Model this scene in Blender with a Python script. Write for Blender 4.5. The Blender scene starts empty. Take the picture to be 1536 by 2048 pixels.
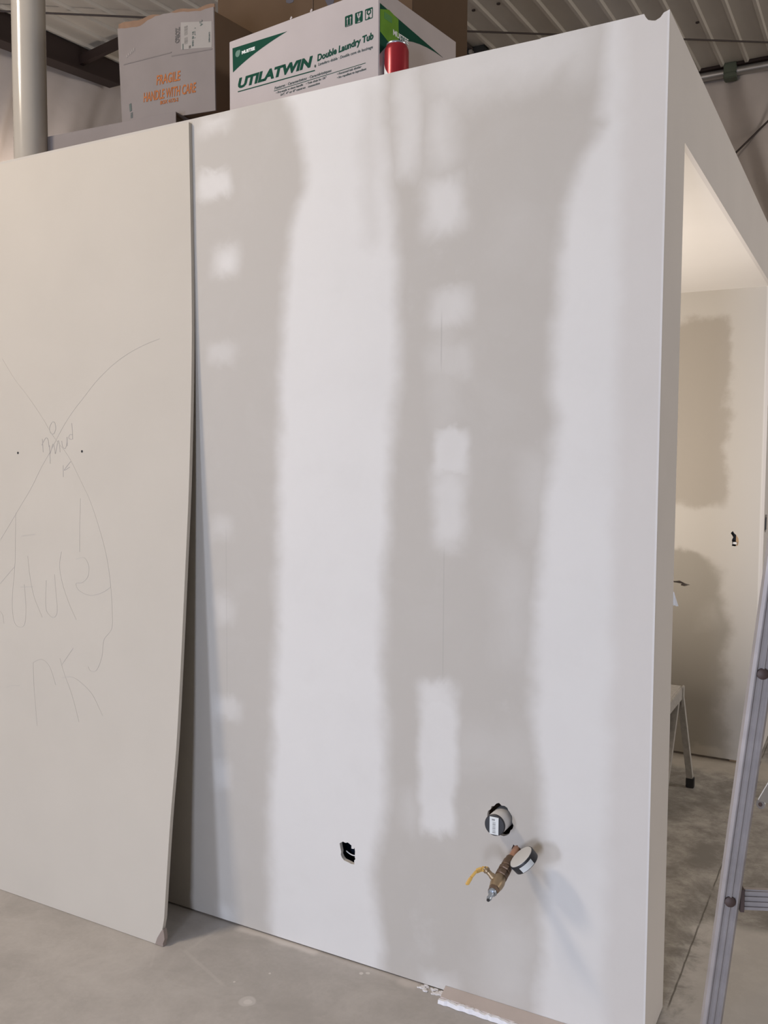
import bpy, bmesh, math, random
from mathutils import Vector, Matrix
random.seed(7)
SC = bpy.context.scene
COL = SC.collection

# ------------------------------------------------------------------ camera
F_PX, YAW, PITCH, ROLL = 1794.0, -0.50033, -0.06358, 0.00505
CAM = Vector((0.43915, -2.12483, 1.44163))
cy, sy, cp, sp = math.cos(YAW), math.sin(YAW), math.cos(PITCH), math.sin(PITCH)
fwd = Vector((sy * cp, cy * cp, sp)); rgt = Vector((cy, -sy, 0)); upv = rgt.cross(fwd)
r2 = math.cos(ROLL) * rgt + math.sin(ROLL) * upv
u2 = -math.sin(ROLL) * rgt + math.cos(ROLL) * upv
cam_data = bpy.data.cameras.new('camera'); cam = bpy.data.objects.new('camera', cam_data); COL.objects.link(cam)
M = Matrix((r2, u2, -fwd)).transposed().to_4x4(); M.translation = CAM
cam.matrix_world = M
cam_data.sensor_fit = 'VERTICAL'; cam_data.sensor_height = 36.0; cam_data.lens = F_PX * 36 / 2048
cam_data.clip_start = 0.05
SC.camera = cam

# ------------------------------------------------------------------ world, lights, exposure
w = bpy.data.worlds.new('world'); SC.world = w; w.use_nodes = True
w.node_tree.nodes['Background'].inputs[0].default_value = (1.0, 0.95, 0.89, 1)
w.node_tree.nodes['Background'].inputs[1].default_value = 0.22
SC.view_settings.view_transform = 'Standard'; SC.view_settings.look = 'None'
SC.view_settings.gamma = 1; SC.view_settings.use_curve_mapping = False
SC.view_settings.exposure = 0.0

def area(name, loc, target, sx, sy_, power, color):
    l = bpy.data.lights.new(name, 'AREA'); l.shape = 'RECTANGLE'; l.size = sx; l.size_y = sy_
    l.energy = power; l.color = color
    o = bpy.data.objects.new(name, l); COL.objects.link(o); o.location = loc
    o.rotation_euler = (Vector(target) - Vector(loc)).to_track_quat('-Z', 'Y').to_euler()
    return o
# daylight through the two open dock doors behind the camera
area('daylight_door_left', (-2.62, -5.2, 0.75), (-1.2, 0, 0.35), 0.55, 1.3, 88, (0.69, 0.78, 1.0))
area('daylight_door_right', (0.35, -5.3, 0.75), (-1.0, 0, 0.35), 0.55, 1.3, 112, (0.71, 0.79, 1.0))
# fill light added at the right to brighten the end wall face
area('side_fill_light', (6.5, 3.2, 3.4), (0, 1.5, 1.6), 1.6, 1.6, 150, (1.0, 0.92, 0.86))
# high-bay fixture over the open floor
area('high_bay_lamp', (-3.1, -2.42, 4.0), (-1.0, 0, 1.5), 0.6, 0.6, 82, (1.0, 0.85, 0.69))
# work lamp standing inside the framed room, aimed up
area('room_work_lamp', (-0.95, 1.0, 0.75), (-0.55, 1.35, 2.2), 0.7, 0.7, 27, (1.0, 0.90, 0.81))
# lamp low behind the framed room, by the insulated wall
area('back_aisle_lamp', (-5.15, 2.6, 3.4), (-5.5, 2.8, 4.1), 0.3, 0.3, 3.2, (1.0, 0.86, 0.75))

# ------------------------------------------------------------------ node helpers
def new_mat(name):
    m = bpy.data.materials.new(name); m.use_nodes = True
    return m, m.node_tree, m.node_tree.nodes['Principled BSDF']
class NT:
    def __init__(s, nt):
        s.nt = nt; s.n = nt.nodes; s.l = nt.links
    def val(s, sock, v):
        if isinstance(v, (int, float)): sock.default_value = v
        elif isinstance(v, tuple): sock.default_value = v
        else: s.l.new(v, sock)
    def math(s, op, a, b=0.0, clamp=False):
        n = s.n.new('ShaderNodeMath'); n.operation = op; n.use_clamp = bool(clamp)
        s.val(n.inputs[0], a)
        if op not in ('ABSOLUTE',): s.val(n.inputs[1], b)
        return n.outputs[0]
    def sstep(s, v, a, b):
        n = s.n.new('ShaderNodeMapRange'); n.interpolation_type = 'SMOOTHSTEP'
        s.val(n.inputs[0], v); s.val(n.inputs[1], a); s.val(n.inputs[2], b)
        n.inputs[3].default_value = 0; n.inputs[4].default_value = 1
        return n.outputs[0]
    def noise(s, vec, scale, detail=3, rough=.5, dist=0.):
        n = s.n.new('ShaderNodeTexNoise'); s.l.new(vec, n.inputs['Vector'])
        n.inputs['Scale'].default_value = scale; n.inputs['Detail'].default_value = detail
        n.inputs['Roughness'].default_value = rough; n.inputs['Distortion'].default_value = dist
        return n.outputs[0]
    def mix(s, f, a, b):
        n = s.n.new('ShaderNodeMix'); n.data_type = 'RGBA'
        s.val(n.inputs[0], f)
        s.val(n.inputs[6], a if not isinstance(a, tuple) else (*a, 1)); s.val(n.inputs[7], b if not isinstance(b, tuple) else (*b, 1))
        return n.outputs[2]
    def pos(s):
        n = s.n.new('ShaderNodeNewGeometry'); p = s.n.new('ShaderNodeSeparateXYZ'); s.l.new(n.outputs['Position'], p.inputs[0])
        return n.outputs['Position'], p.outputs[0], p.outputs[1], p.outputs[2]
    def curve(s, v, pts, lo, hi, vlo, vhi):
        """smooth function of v through pts [(v, value)]"""
        t = s.math('DIVIDE', s.math('SUBTRACT', v, vlo), vhi - vlo)
        n = s.n.new('ShaderNodeFloatCurve'); c = n.mapping.curves[0]
        pp = sorted(((a - vlo) / (vhi - vlo), (b - lo) / (hi - lo)) for a, b in pts)
        c.points[0].location = pp[0]; c.points[1].location = pp[-1]
        for q in pp[1:-1]: c.points.new(*q)
        n.mapping.update(); s.val(n.inputs[1], t)
        return s.math('ADD', s.math('MULTIPLY', n.outputs[0], hi - lo), lo)
    def box(s, x, z, x0, x1, z0, z1, soft, amt=1.0):
        dx = s.math('SUBTRACT', s.math('ABSOLUTE', s.math('SUBTRACT', x, (x0 + x1) / 2)), (x1 - x0) / 2)
        dz = s.math('SUBTRACT', s.math('ABSOLUTE', s.math('SUBTRACT', z, (z0 + z1) / 2)), (z1 - z0) / 2)
        q = s.n.new('ShaderNodeMath'); q.operation = 'SMOOTH_MAX'
        s.val(q.inputs[0], dx); s.val(q.inputs[1], dz); q.inputs[2].default_value = soft * 1.5 + .02
        r = s.sstep(q.outputs[0], soft + .005, -soft * 1.3)
        return s.math('MULTIPLY', r, amt) if amt != 1 else r

def simple(name, col, rough=.6, metal=0., var=0.06, scale=12, spec=.5, bump=0.):
    m, nt, b = new_mat(name); N = NT(nt); P = N.pos()[0]
    f = N.noise(P, scale, 4)
    dark = tuple(c * (1 - 2 * var) for c in col); lite = tuple(min(1, c * (1 + 2 * var)) for c in col)
    nt.links.new(N.mix(f, dark, lite), b.inputs['Base Color'])
    b.inputs['Roughness'].default_value = rough; b.inputs['Metallic'].default_value = metal
    b.inputs['Specular IOR Level'].default_value = spec
    if bump:
        bn = nt.nodes.new('ShaderNodeBump'); bn.inputs['Strength'].default_value = bump; bn.inputs['Distance'].default_value = .003
        nt.links.new(f, bn.inputs['Height']); nt.links.new(bn.outputs[0], b.inputs['Normal'])
    return m

MUD = (0.69, 0.665, 0.625); PAPER = (0.485, 0.45, 0.40)

def mat_front_wall():
    m, nt, b = new_mat('taped_drywall'); N = NT(nt); P, x0, y0, z0 = N.pos()
    n1 = N.noise(P, 9, 3); n2 = N.noise(P, 31, 3)
    off = N.math('ADD', N.math('MULTIPLY', N.math('SUBTRACT', n1, .5), .05), N.math('MULTIPLY', N.math('SUBTRACT', n2, .5), .010))
    offz = N.math('MULTIPLY', N.math('SUBTRACT', N.noise(P, 13, 3, .6, .8), .5), .06)
    x = N.math('ADD', x0, off); z = N.math('ADD', z0, offz)
    L1 = N.curve(z0, [(0, -1.096), (.264, -1.108), (.57, -1.094), (.944, -1.08), (1.454, -1.064), (1.879, -1.049), (2.084, -1.02), (2.243, -.975), (2.33, -1.0), (2.44, -1.045)], -1.2, -.6, 0, 2.5)
    R1 = N.curve(z0, [(0, -.72), (.063, -.72), (.274, -.745), (.493, -.705), (.70, -.716), (.91, -.72), (1.185, -.711), (1.455, -.705), (1.653, -.676), (1.851, -.685), (2.1, -.70), (2.25, -.717), (2.44, -.726)], -1.2, -.4, 0, 2.5)
    L2 = N.curve(z0, [(0, -.272), (.122, -.27), (.386, -.262), (.578, -.271), (.766, -.294), (1.02, -.292), (1.146, -.281), (1.333, -.278), (1.516, -.249), (1.638, -.262), (1.817, -.254), (2.028, -.233), (2.128, -.199), (2.228, -.155), (2.44, -.15)], -.5, 0, 0, 2.5)
    s = .034
    band1 = N.math('MULTIPLY', N.sstep(N.math('SUBTRACT', x, L1), -s, s), N.sstep(N.math('SUBTRACT', R1, x), -s, s * 1.2))
    band2 = N.sstep(N.math('SUBTRACT', x, L2), -s, s * 1.1)
    mask = N.math('MAXIMUM', band1, band2)
    # (x0, x1, z0, z1, soft, amount) compound over screws, seams and the head of the wall
    patches = [(-1.36, -1.235, 2.20, 2.272, .010, .85), (-1.35, -1.235, 2.385, 2.43, .02, .8),
        (-1.30, -1.21, 1.965, 2.05, .022, .9), (-1.32, -1.225, 1.71, 1.774, .012, .45),
        (-1.313, -1.24, 1.19, 1.25, .016, .4), (-1.306, -1.24, .93, 1.02, .016, .45), (-1.318, -1.21, .64, .70, .012, .5),
        (-1.32, -1.25, .42, .50, .014, .5), (-1.30, -1.24, .0, .045, .02, .6),
        (-.70, -.62, 2.16, 2.46, .022, .75), (-.60, -.52, 2.16, 2.36, .03, .65), (-.612, -.495, 2.01, 2.15, .022, .85),
        (-.590, -.48, 1.77, 1.87, .016, .62), (-.60, -.475, 1.64, 1.735, .016, .35), (-.59, -.51, 1.50, 1.79, .02, .22),
        (-.576, -.48, 1.385, 1.51, .008, .82), (-.578, -.485, 1.21, 1.40, .018, .74), (-.55, -.495, 1.19, 1.26, .012, .5),
        (-.614, -.50, .76, .84, .012, .85), (-.612, -.502, .43, .80, .010, .92), (-.60, -.49, -.01, .045, .018, .7),
        (-.62, -.15, 2.33, 2.50, .055, .68), (-.34, -.26, 1.22, 1.45, .03, .3), (-.40, -.30, .9, 1.2, .05, .28), (-.42, -.30, 1.9, 2.1, .06, .12),
        (-.42, -.27, .0, .26, .05, .4), (-.52, -.28, .62, .75, .04, .2), (-.66, -.62, .42, .53, .02, .35), (-.88, -.79, .26, .37, .02, .5)]
    for p in patches:
        p = (*p[:4], p[4] + .005, p[5] * .92)
        # keep the evaluation sequential (a vanishing dependency on the previous patch)
        mask = N.math('MAXIMUM', mask, N.box(N.math('ADD', x, N.math('MULTIPLY', mask, 1e-7)), z, *p))
    # scuffed bare paper showing through the head coat
    wear = N.box(N.math('ADD', x, N.math('MULTIPLY', z0, -.74)), z, -2.00, -1.965, 2.2, 2.37, .022, .6)
    wear2 = N.box(x0, z, -.215, -.135, 2.207, 2.222, .014, .8)
    wear3 = N.box(x, z, -.80, -.74, 2.0, 2.42, .03, .35)
    mask = N.math('MULTIPLY', mask, N.math('SUBTRACT', 1, N.math('MAXIMUM', N.math('MAXIMUM', wear, wear2), wear3)))
    dust = N.math('MULTIPLY', N.sstep(N.noise(P, 4.5, 6, .7), .55, .8), .28)
    mask = N.math('MAXIMUM', mask, N.math('MULTIPLY', dust, N.sstep(x0, -.75, -.6)))
    tex = N.math('MULTIPLY', N.math('SUBTRACT', N.noise(P, 6, 7, .68, .5), .5), .34)
    mask = N.math('ADD', mask, tex, True)
    col = N.mix(mask, PAPER, MUD)
    col = N.mix(N.math('MULTIPLY', N.sstep(x, -.13, -.07), .45), col, (.55, .50, .45))
    seam = N.math('MULTIPLY', N.sstep(N.math('ABSOLUTE', N.math('ADD', x0, .543)), .0022, .0008), N.box(x0, z0, -1, 0, .86, 1.19, .02, .18))
    seam2 = N.math('MULTIPLY', N.sstep(N.math('ABSOLUTE', N.math('ADD', x0, 1.262)), .0022, .0008), N.box(x0, z0, -2, 0, .7, 1.22, .02, .14))
    seam3 = N.math('MULTIPLY', N.sstep(N.math('ABSOLUTE', N.math('ADD', x0, .556)), .0025, .0008), N.box(x0, z0, -1, 0, 1.67, 1.80, .02, .25))
    col = N.mix(N.math('MAXIMUM', N.math('MAXIMUM', seam, seam2), seam3), col, (.22, .2, .18))
    bead = N.math('MULTIPLY', N.sstep(x0, -.006, -.003), .4)
    col = N.mix(bead, col, (.74, .73, .73))
    stain = N.math('MULTIPLY', N.sstep(N.noise(P, 2.2, 5, .6), .4, .75), .10)
    col = N.mix(stain, col, (.45, .43, .40))
    nt.links.new(col, b.inputs['Base Color'])
    nt.links.new(N.math('ADD', N.math('MULTIPLY', mask, -.1), .8), b.inputs['Roughness'])
    b.inputs['Specular IOR Level'].default_value = .25
    bn = nt.nodes.new('ShaderNodeBump'); bn.inputs['Strength'].default_value = .12; bn.inputs['Distance'].default_value = .001
    nt.links.new(N.noise(P, 45, 2), bn.inputs['Height']); nt.links.new(bn.outputs[0], b.inputs['Normal'])
    return m

def mat_back_wall():
    m, nt, b = new_mat('patched_back_wall'); N = NT(nt); P, x0, y0, z0 = N.pos()
    off = N.math('ADD', N.math('MULTIPLY', N.math('SUBTRACT', N.noise(P, 7, 5, .6), .5), .14), 0)
    x = N.math('ADD', x0, off); z = N.math('ADD', z0, off)
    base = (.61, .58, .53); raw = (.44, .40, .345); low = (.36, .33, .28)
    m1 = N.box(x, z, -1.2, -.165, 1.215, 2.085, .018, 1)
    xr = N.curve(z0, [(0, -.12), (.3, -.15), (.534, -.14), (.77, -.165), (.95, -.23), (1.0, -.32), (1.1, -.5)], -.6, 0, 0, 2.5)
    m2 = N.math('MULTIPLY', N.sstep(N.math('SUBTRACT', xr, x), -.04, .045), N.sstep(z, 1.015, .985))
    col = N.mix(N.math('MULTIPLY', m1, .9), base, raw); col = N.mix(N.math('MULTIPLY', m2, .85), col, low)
    col = N.mix(N.box(x, z, -.26, -.20, .62, .74, .03, .3), col, base)
    col = N.mix(N.box(x, z, -.30, -.15, .0, .05, .012, .5), col, (.6, .56, .48))
    col = N.mix(N.math('MULTIPLY', N.sstep(x0, -.022, -.012), .9), col, (.78, .76, .73))
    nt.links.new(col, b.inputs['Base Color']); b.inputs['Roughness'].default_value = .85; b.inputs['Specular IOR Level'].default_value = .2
    return m

def mat_floor():
    m, nt, b = new_mat('dusty_concrete'); N = NT(nt); P, x, y, z = N.pos()
    big = N.noise(P, 1.6, 6, .65); mid = N.noise(P, 7, 8, .7, .4); fine = N.noise(P, 70, 4, .6)
    f = N.math('ADD', N.math('MULTIPLY', big, .55), N.math('ADD', N.math('MULTIPLY', mid, .35), N.math('MULTIPLY', fine, .1)))
    outer = N.mix(N.sstep(f, .35, .65), (.40, .375, .35), (.54, .51, .48))
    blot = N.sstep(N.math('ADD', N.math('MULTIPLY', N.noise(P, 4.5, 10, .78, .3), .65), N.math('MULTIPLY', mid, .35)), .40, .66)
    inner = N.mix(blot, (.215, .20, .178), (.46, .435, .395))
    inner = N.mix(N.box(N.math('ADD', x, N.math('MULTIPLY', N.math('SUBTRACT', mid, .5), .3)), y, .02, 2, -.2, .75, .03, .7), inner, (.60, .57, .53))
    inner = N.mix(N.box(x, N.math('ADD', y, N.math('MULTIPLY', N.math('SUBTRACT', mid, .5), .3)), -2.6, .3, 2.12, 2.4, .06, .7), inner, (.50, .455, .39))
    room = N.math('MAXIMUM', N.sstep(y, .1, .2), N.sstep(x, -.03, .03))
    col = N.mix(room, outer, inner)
    d = .022
    # plaster dust swept along the foot of the wall
    wob = N.math('MULTIPLY', N.math('SUBTRACT', N.noise(P, 14, 4), .5), .03)
    yy = N.math('ADD', y, wob)
    col = N.mix(N.box(x, yy, -1.22, -.93, -.022, .02, .006, .75), col, (.70, .66, .62))
    col = N.mix(N.box(x, yy, -.93, -.55, -.016, .02, .005, .25), col, (.70, .66, .62))
    col = N.mix(N.box(x, yy, -.66, -.605, -.03, .02, .006, .6), col, (.66, .61, .57))
    def spot(cx, cyy, r, a, c):
        nonlocal col
        dx = N.math('SUBTRACT', N.math('ADD', x, wob), cx); dy = N.math('SUBTRACT', y, cyy)
        rr = N.math('SQRT', N.math('ADD', N.math('MULTIPLY', dx, dx), N.math('MULTIPLY', dy, dy)))
        col = N.mix(N.math('MULTIPLY', N.sstep(rr, r, r * .75), a), col, c)
    spot(-.965, -.293, .026, .5, (.68, .65, .62)); spot(-.962, -.295, .012, .4, (.78, .74, .70))
    spot(-.766, -.036, .007, .8, (.7, .67, .63)); spot(-.752, -.026, .006, .8, (.7, .67, .63)); spot(-.99, -.16, .004, .8, (.7, .67, .63)); spot(-1.05, -.24, .004, .8, (.7, .67, .63))
    # scrape lines
    def line(ax, ay, bx, by, wd, a, c):
        nonlocal col
        L = math.hypot(bx - ax, by - ay); ux, uy = (bx - ax) / L, (by - ay) / L
        px = N.math('SUBTRACT', x, ax); py = N.math('SUBTRACT', y, ay)
        t = N.math('ADD', N.math('MULTIPLY', px, ux), N.math('MULTIPLY', py, uy))
        q = N.math('ABSOLUTE', N.math('ADD', N.math('MULTIPLY', px, -uy), N.math('MULTIPLY', py, ux)))
        k = N.math('MULTIPLY', N.sstep(q, wd, wd * .3), N.math('MULTIPLY', N.sstep(t, -.01, .02), N.sstep(t, L + .01, L - .02)))
        col = N.mix(N.math('MULTIPLY', k, a), col, c)
    line(-1.278, -.185, -1.06, -.27, .008, .3, (.60, .57, .53)); line(-1.262, -.02, -1.27, -.19, .009, .22, (.60, .57, .53)); line(-1.34, -.24, -1.30, -.30, .006, .2, (.60, .57, .53))
    # control joint in the slab
    j = N.math('MULTIPLY', N.sstep(N.math('ABSOLUTE', N.math('SUBTRACT', N.math('ADD', x, N.math('MULTIPLY', wob, .2)), .012)), .0035, .001), N.math('MULTIPLY', N.sstep(y, .2, .25), N.sstep(N.noise(P, 6, 2), .33, .45)))
    col = N.mix(N.math('MULTIPLY', j, .8), col, (.09, .08, .065))
    spot(.10, 2.42, .05, .7, (.30, .10, .07))
    nt.links.new(col, b.inputs['Base Color']); b.inputs['Roughness'].default_value = .7; b.inputs['Specular IOR Level'].default_value = .3
    bn = nt.nodes.new('ShaderNodeBump'); bn.inputs['Strength'].default_value = .15; bn.inputs['Distance'].default_value = .003
    nt.links.new(mid, bn.inputs['Height']); nt.links.new(bn.outputs[0], b.inputs['Normal'])
    return m

# ------------------------------------------------------------------ object helpers
def link(name, bm, mat, parent=None, smooth=False, label=None, kind=None):
    me = bpy.data.meshes.new(name)
    bmesh.ops.recalc_face_normals(bm, faces=bm.faces)
    bm.to_mesh(me); bm.free()
    if mat: me.materials.append(mat)
    o = bpy.data.objects.new(name, me); COL.objects.link(o)
    if smooth:
        for p in me.polygons: p.use_smooth = True
        me.set_sharp_from_angle(angle=math.radians(38))
    if parent: o.parent = parent
    if label: o['label'] = label
    if kind: o['kind'] = kind
    return o
def tag(o, label, cat, group=None):
    o['label'] = label; o['category'] = cat
    if group: o['group'] = group
    return o
def empty(name, loc, label, cat, rz=0, group=None):
    o = bpy.data.objects.new(name, None); COL.objects.link(o); o.location = loc; o.rotation_euler = (0, 0, rz)
    o.empty_display_size = .05
    return tag(o, label, cat, group)
def box(bm, a, b, bev=0):
    r = bmesh.ops.create_cube(bm, size=1)
    a, b = Vector(a), Vector(b)
    for v in r['verts']:
        v.co = Vector([(a[i] + b[i]) / 2 + v.co[i] * (b[i] - a[i]) for i in range(3)])
    if bev:
        es = list({e for v in r['verts'] for e in v.link_edges})
        bmesh.ops.bevel(bm, geom=es, offset=bev, segments=2, affect='EDGES')
def bx(a, b, bev=0):
    bm = bmesh.new(); box(bm, a, b, bev); return bm
def hexa(bm, pts):
    """8 corners: bottom 4 ccw then top 4"""
    v = [bm.verts.new(p) for p in pts]
    for f in ((0, 3, 2, 1), (4, 5, 6, 7), (0, 1, 5, 4), (1, 2, 6, 5), (2, 3, 7, 6), (3, 0, 4, 7)): bm.faces.new([v[i] for i in f])
def frame_for(d):
    d = Vector(d).normalized(); a = Vector((0, 0, 1)) if abs(d.z) < .9 else Vector((1, 0, 0))
    u = a.cross(d).normalized(); return u, d.cross(u), d
def lathe(bm, o, axis, prof, seg=32, cap=True):
    """prof [(dist along axis, radius)]"""
    u, v, d = frame_for(axis); o = Vector(o); rings = []
    for t, r in prof:
        rings.append([bm.verts.new(o + d * t + (u * math.cos(2 * math.pi * k / seg) + v * math.sin(2 * math.pi * k / seg)) * r) for k in range(seg)])
    for a, b in zip(rings, rings[1:]):
        for k in range(seg): bm.faces.new((a[k], a[(k + 1) % seg], b[(k + 1) % seg], b[k]))
    if cap:
        bm.faces.new(rings[0][::-1]); bm.faces.new(rings[-1])
def tube(bm, pts, r, seg=10):
    pts = [Vector(p) for p in pts]; rings = []
    rs = r if isinstance(r, (list, tuple)) else [r] * len(pts)
    for i, p in enumerate(pts):
        d = (pts[min(i + 1, len(pts) - 1)] - pts[max(i - 1, 0)])
        u, v, _ = frame_for(d)
        rings.append([bm.verts.new(p + (u * math.cos(2 * math.pi * k / seg) + v * math.sin(2 * math.pi * k / seg)) * rs[i]) for k in range(seg)])
    for a, b in zip(rings, rings[1:]):
        for k in range(seg): bm.faces.new((a[k], a[(k + 1) % seg], b[(k + 1) % seg], b[k]))
    bm.faces.new(rings[0][::-1]); bm.faces.new(rings[-1])
def bar(bm, p, q, wv, hw, ht):
    """bar from p to q, half width hw along wv, half thickness ht"""
    p, q = Vector(p), Vector(q); d = (q - p).normalized(); wv = (Vector(wv) - d * Vector(wv).dot(d)).normalized(); n = d.cross(wv)
    pts = [c + wv * a * hw + n * b_ * ht for c in (p, q) for a, b_ in ((-1, -1), (1, -1), (1, 1), (-1, 1))]
    hexa(bm, pts)
def slab(outline, holes, fn, thick):
    """flat outline with holes in 2D, fn(u, v, t) maps to 3D, extruded by thick"""
    from mathutils.geometry import delaunay_2d_cdt
    vs, es = [], []
    for lp in [outline] + holes:
        k0 = len(vs); vs += [Vector(q) for q in lp]; es += [(k0 + i, k0 + (i + 1) % len(lp)) for i in range(len(lp))]
    V, E, Fc, _, _, _ = delaunay_2d_cdt(vs, es, [], 0, 1e-6)
    def inside(q, poly):
        c = False
        for (x1, y1), (x2, y2) in zip(poly, poly[1:] + poly[:1]):
            if (y1 > q.y) != (y2 > q.y) and q.x < (x2 - x1) * (q.y - y1) / (y2 - y1) + x1: c = not c
        return c
    bm = bmesh.new(); bv = [bm.verts.new((v.x, v.y, 0)) for v in V]
    for f in Fc:
        c = sum((V[i] for i in f), Vector((0, 0))) / len(f)
        if inside(c, outline) and not any(inside(c, h) for h in holes): bm.faces.new([bv[i] for i in f])
    for v in [v for v in bm.verts if not v.link_faces]: bm.verts.remove(v)
    r = bmesh.ops.extrude_face_region(bm, geom=bm.faces[:])
    for e in r['geom']:
        if isinstance(e, bmesh.types.BMVert): e.co.z = thick
    for v in bm.verts: v.co = Vector(fn(v.co.x, v.co.y, v.co.z))
    return bm
def jag(cx, cz, rx, rz, n, amp, seed):
    rnd = random.Random(seed)
    return [(cx + math.cos(2 * math.pi * k / n) * rx * (1 + rnd.uniform(-amp, amp)), cz + math.sin(2 * math.pi * k / n) * rz * (1 + rnd.uniform(-amp, amp))) for k in range(n)]
def text_bm(txt, size, mtx, bold=0., shear=0., depth=.0004, width=None, spacing=1.0):
    cu = bpy.data.curves.new('t', 'FONT'); cu.body = txt; cu.size = size; cu.offset = bold; cu.shear = shear; cu.extrude = depth; cu.space_character = spacing
    cu.resolution_u = 3
    ob = bpy.data.objects.new('t', cu); COL.objects.link(ob)
    bpy.context.view_layer.update()
    dg = bpy.context.evaluated_depsgraph_get(); me = bpy.data.meshes.new_from_object(ob.evaluated_get(dg))
    bm = bmesh.new(); bm.from_mesh(me); bpy.data.objects.remove(ob); bpy.data.meshes.remove(me); bpy.data.curves.remove(cu)
    xs = [v.co.x for v in bm.verts]; x0 = min(xs); sc = (width / (max(xs) - x0)) if width else 1
    for v in bm.verts: v.co.x = (v.co.x - x0) * sc
    bmesh.ops.transform(bm, matrix=mtx, verts=bm.verts)
    return bm
def merge(dst, src):
    me = bpy.data.meshes.new('tmp'); src.to_mesh(me); src.free(); dst.from_mesh(me); bpy.data.meshes.remove(me)
def face_m(u, v, off=.0006, rot=0.):
    """text matrix: local x->X, local y->Z, facing -Y"""
    return Matrix.Translation((u, -off, v)) @ Matrix.Rotation(math.radians(90), 4, 'X') @ Matrix.Rotation(rot, 4, 'Z')

# ------------------------------------------------------------------ materials
m_wall = mat_front_wall(); m_back = mat_back_wall(); m_floor = mat_floor()
m_end = simple('mudded_end_face', (.69, .66, .635), .75, var=.03, scale=3, spec=.2)
m_ceil = simple('primed_ceiling', (.80, .77, .73), .8, var=.02, scale=3, spec=.2)
m_gyp = simple('gypsum_core', (.62, .60, .57), .9, spec=.1)
m_brownpaper = simple('torn_drywall_paper', (.29, .235, .20), .9, spec=.1)
m_board = simple('drywall_face_paper', (.515, .47, .40), .8, var=.025, scale=4, spec=.2)
m_pencil = simple('pencil_line', (.36, .33, .30), .7)
m_pencil2 = simple('faint_pencil_line', (.46, .42, .365), .7)
m_dark = simple('screw_black', (.03, .03, .03), .5)
m_wood = simple('framing_lumber', (.45, .32, .2), .8)
m_roof = simple('liner_panel', (.60, .56, .49), .45, var=.05, scale=2.5, spec=.4)
m_ins = simple('insulation_facing', (.58, .52, .48), .42, var=.06, scale=5, spec=.5)
m_steel = simple('red_iron', (.030, .017, .014), .6, var=.1, scale=5)
m_rod = simple('dark_rod', (.06, .045, .04), .6)
m_galv = simple('galvanized_steel', (.42, .40, .38), .4, .6)
m_green = simple('green_clamp_paint', (.10, .12, .085), .6)
m_pvc = simple('pvc_pipe', (.40, .365, .31), .17, var=.02, spec=.6)
m_pvcw = simple('pvc_white', (.74, .73, .72), .3)
m_rubber = simple('black_rubber', (.025, .025, .028), .45)
m_label = simple('white_label', (.72, .74, .72), .6)
m_labelg = simple('grey_print', (.28, .28, .27), .6)
m_brass = simple('aged_brass', (.36, .27, .17), .42, .75, var=.15, scale=60)
m_brassd = simple('tarnished_brass', (.19, .13, .09), .5, .7, var=.15, scale=60)
m_copper = simple('copper', (.62, .34, .22), .45, .6, var=.1, scale=60)
m_chrome = simple('zinc_nozzle', (.38, .42, .46), .3, .8)
m_yellow = simple('yellow_vinyl', (.72, .46, .13), .5)
m_dial = simple('cream_dial', (.58, .56, .52), .35)
m_blue = simple('pale_blue_tape', (.45, .58, .72), .5)
m_blackp = simple('black_print', (.06, .055, .055), .6)
m_greenink = simple('dark_green_ink', (.010, .058, .036), .8, spec=.08)
m_greytext = simple('grey_green_text', (.10, .12, .11), .8, spec=.1)
m_lime = simple('lime_sticker', (.13, .27, .035), .8, spec=.1, var=.12, scale=30)
m_orange = simple('orange_ink', (.36, .125, .04), .8, spec=.1)
m_carton = simple('white_carton', (.43, .385, .37), .75, var=.05, scale=6, spec=.2)
m_carton2 = simple('greyer_white_carton', (.205, .182, .173), .8, var=.06, scale=7, spec=.2)  # one even white, greyer than the laundry tub carton
m_kraft = simple('brown_kraft', (.10, .063, .037), .8, var=.08, scale=5, spec=.2)
m_kraft2 = simple('torn_kraft', (.18, .11, .07), .9, var=.1, scale=30)
m_flapdark = simple('grey_flap_and_end_shade', (.15, .135, .12), .8)
m_red = simple('red_can', (.30, .014, .022), .28, .35, var=.05, scale=40, spec=.6)
m_alu = simple('brushed_aluminium', (.37, .335, .32), .5, .45, var=.16, scale=22)
m_aluspat = simple('spattered_aluminium', (.46, .44, .41), .5, .3, var=.15, scale=60)
m_rivet = simple('rust_brown_rivet_and_gap', (.06, .035, .028), .6)
m_shiny = simple('shiny_steel', (.85, .85, .84), .18, .9)
m_ebox = simple('blue_box_plastic', (.012, .018, .03), .8, spec=.1)
m_scrap = simple('drywall_scrap_face', (.56, .49, .45), .85, var=.05)
m_compound = simple('wet_compound', (.80, .79, .80), .7, var=.05, scale=60, bump=.5)
m_purp = simple('dark_blue_print', (.03, .03, .055), .6)

# ------------------------------------------------------------------ structure
T, D, HC, H = .213, 2.314, 2.2122, 2.44
def st(name, bm, mat, smooth=False, parent=None): return link(name, bm, mat, parent, smooth, kind='structure' if not parent else None)
fl = st('floor', bx((-14, -14, -.2), (12, 14, 0)), m_floor)

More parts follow.
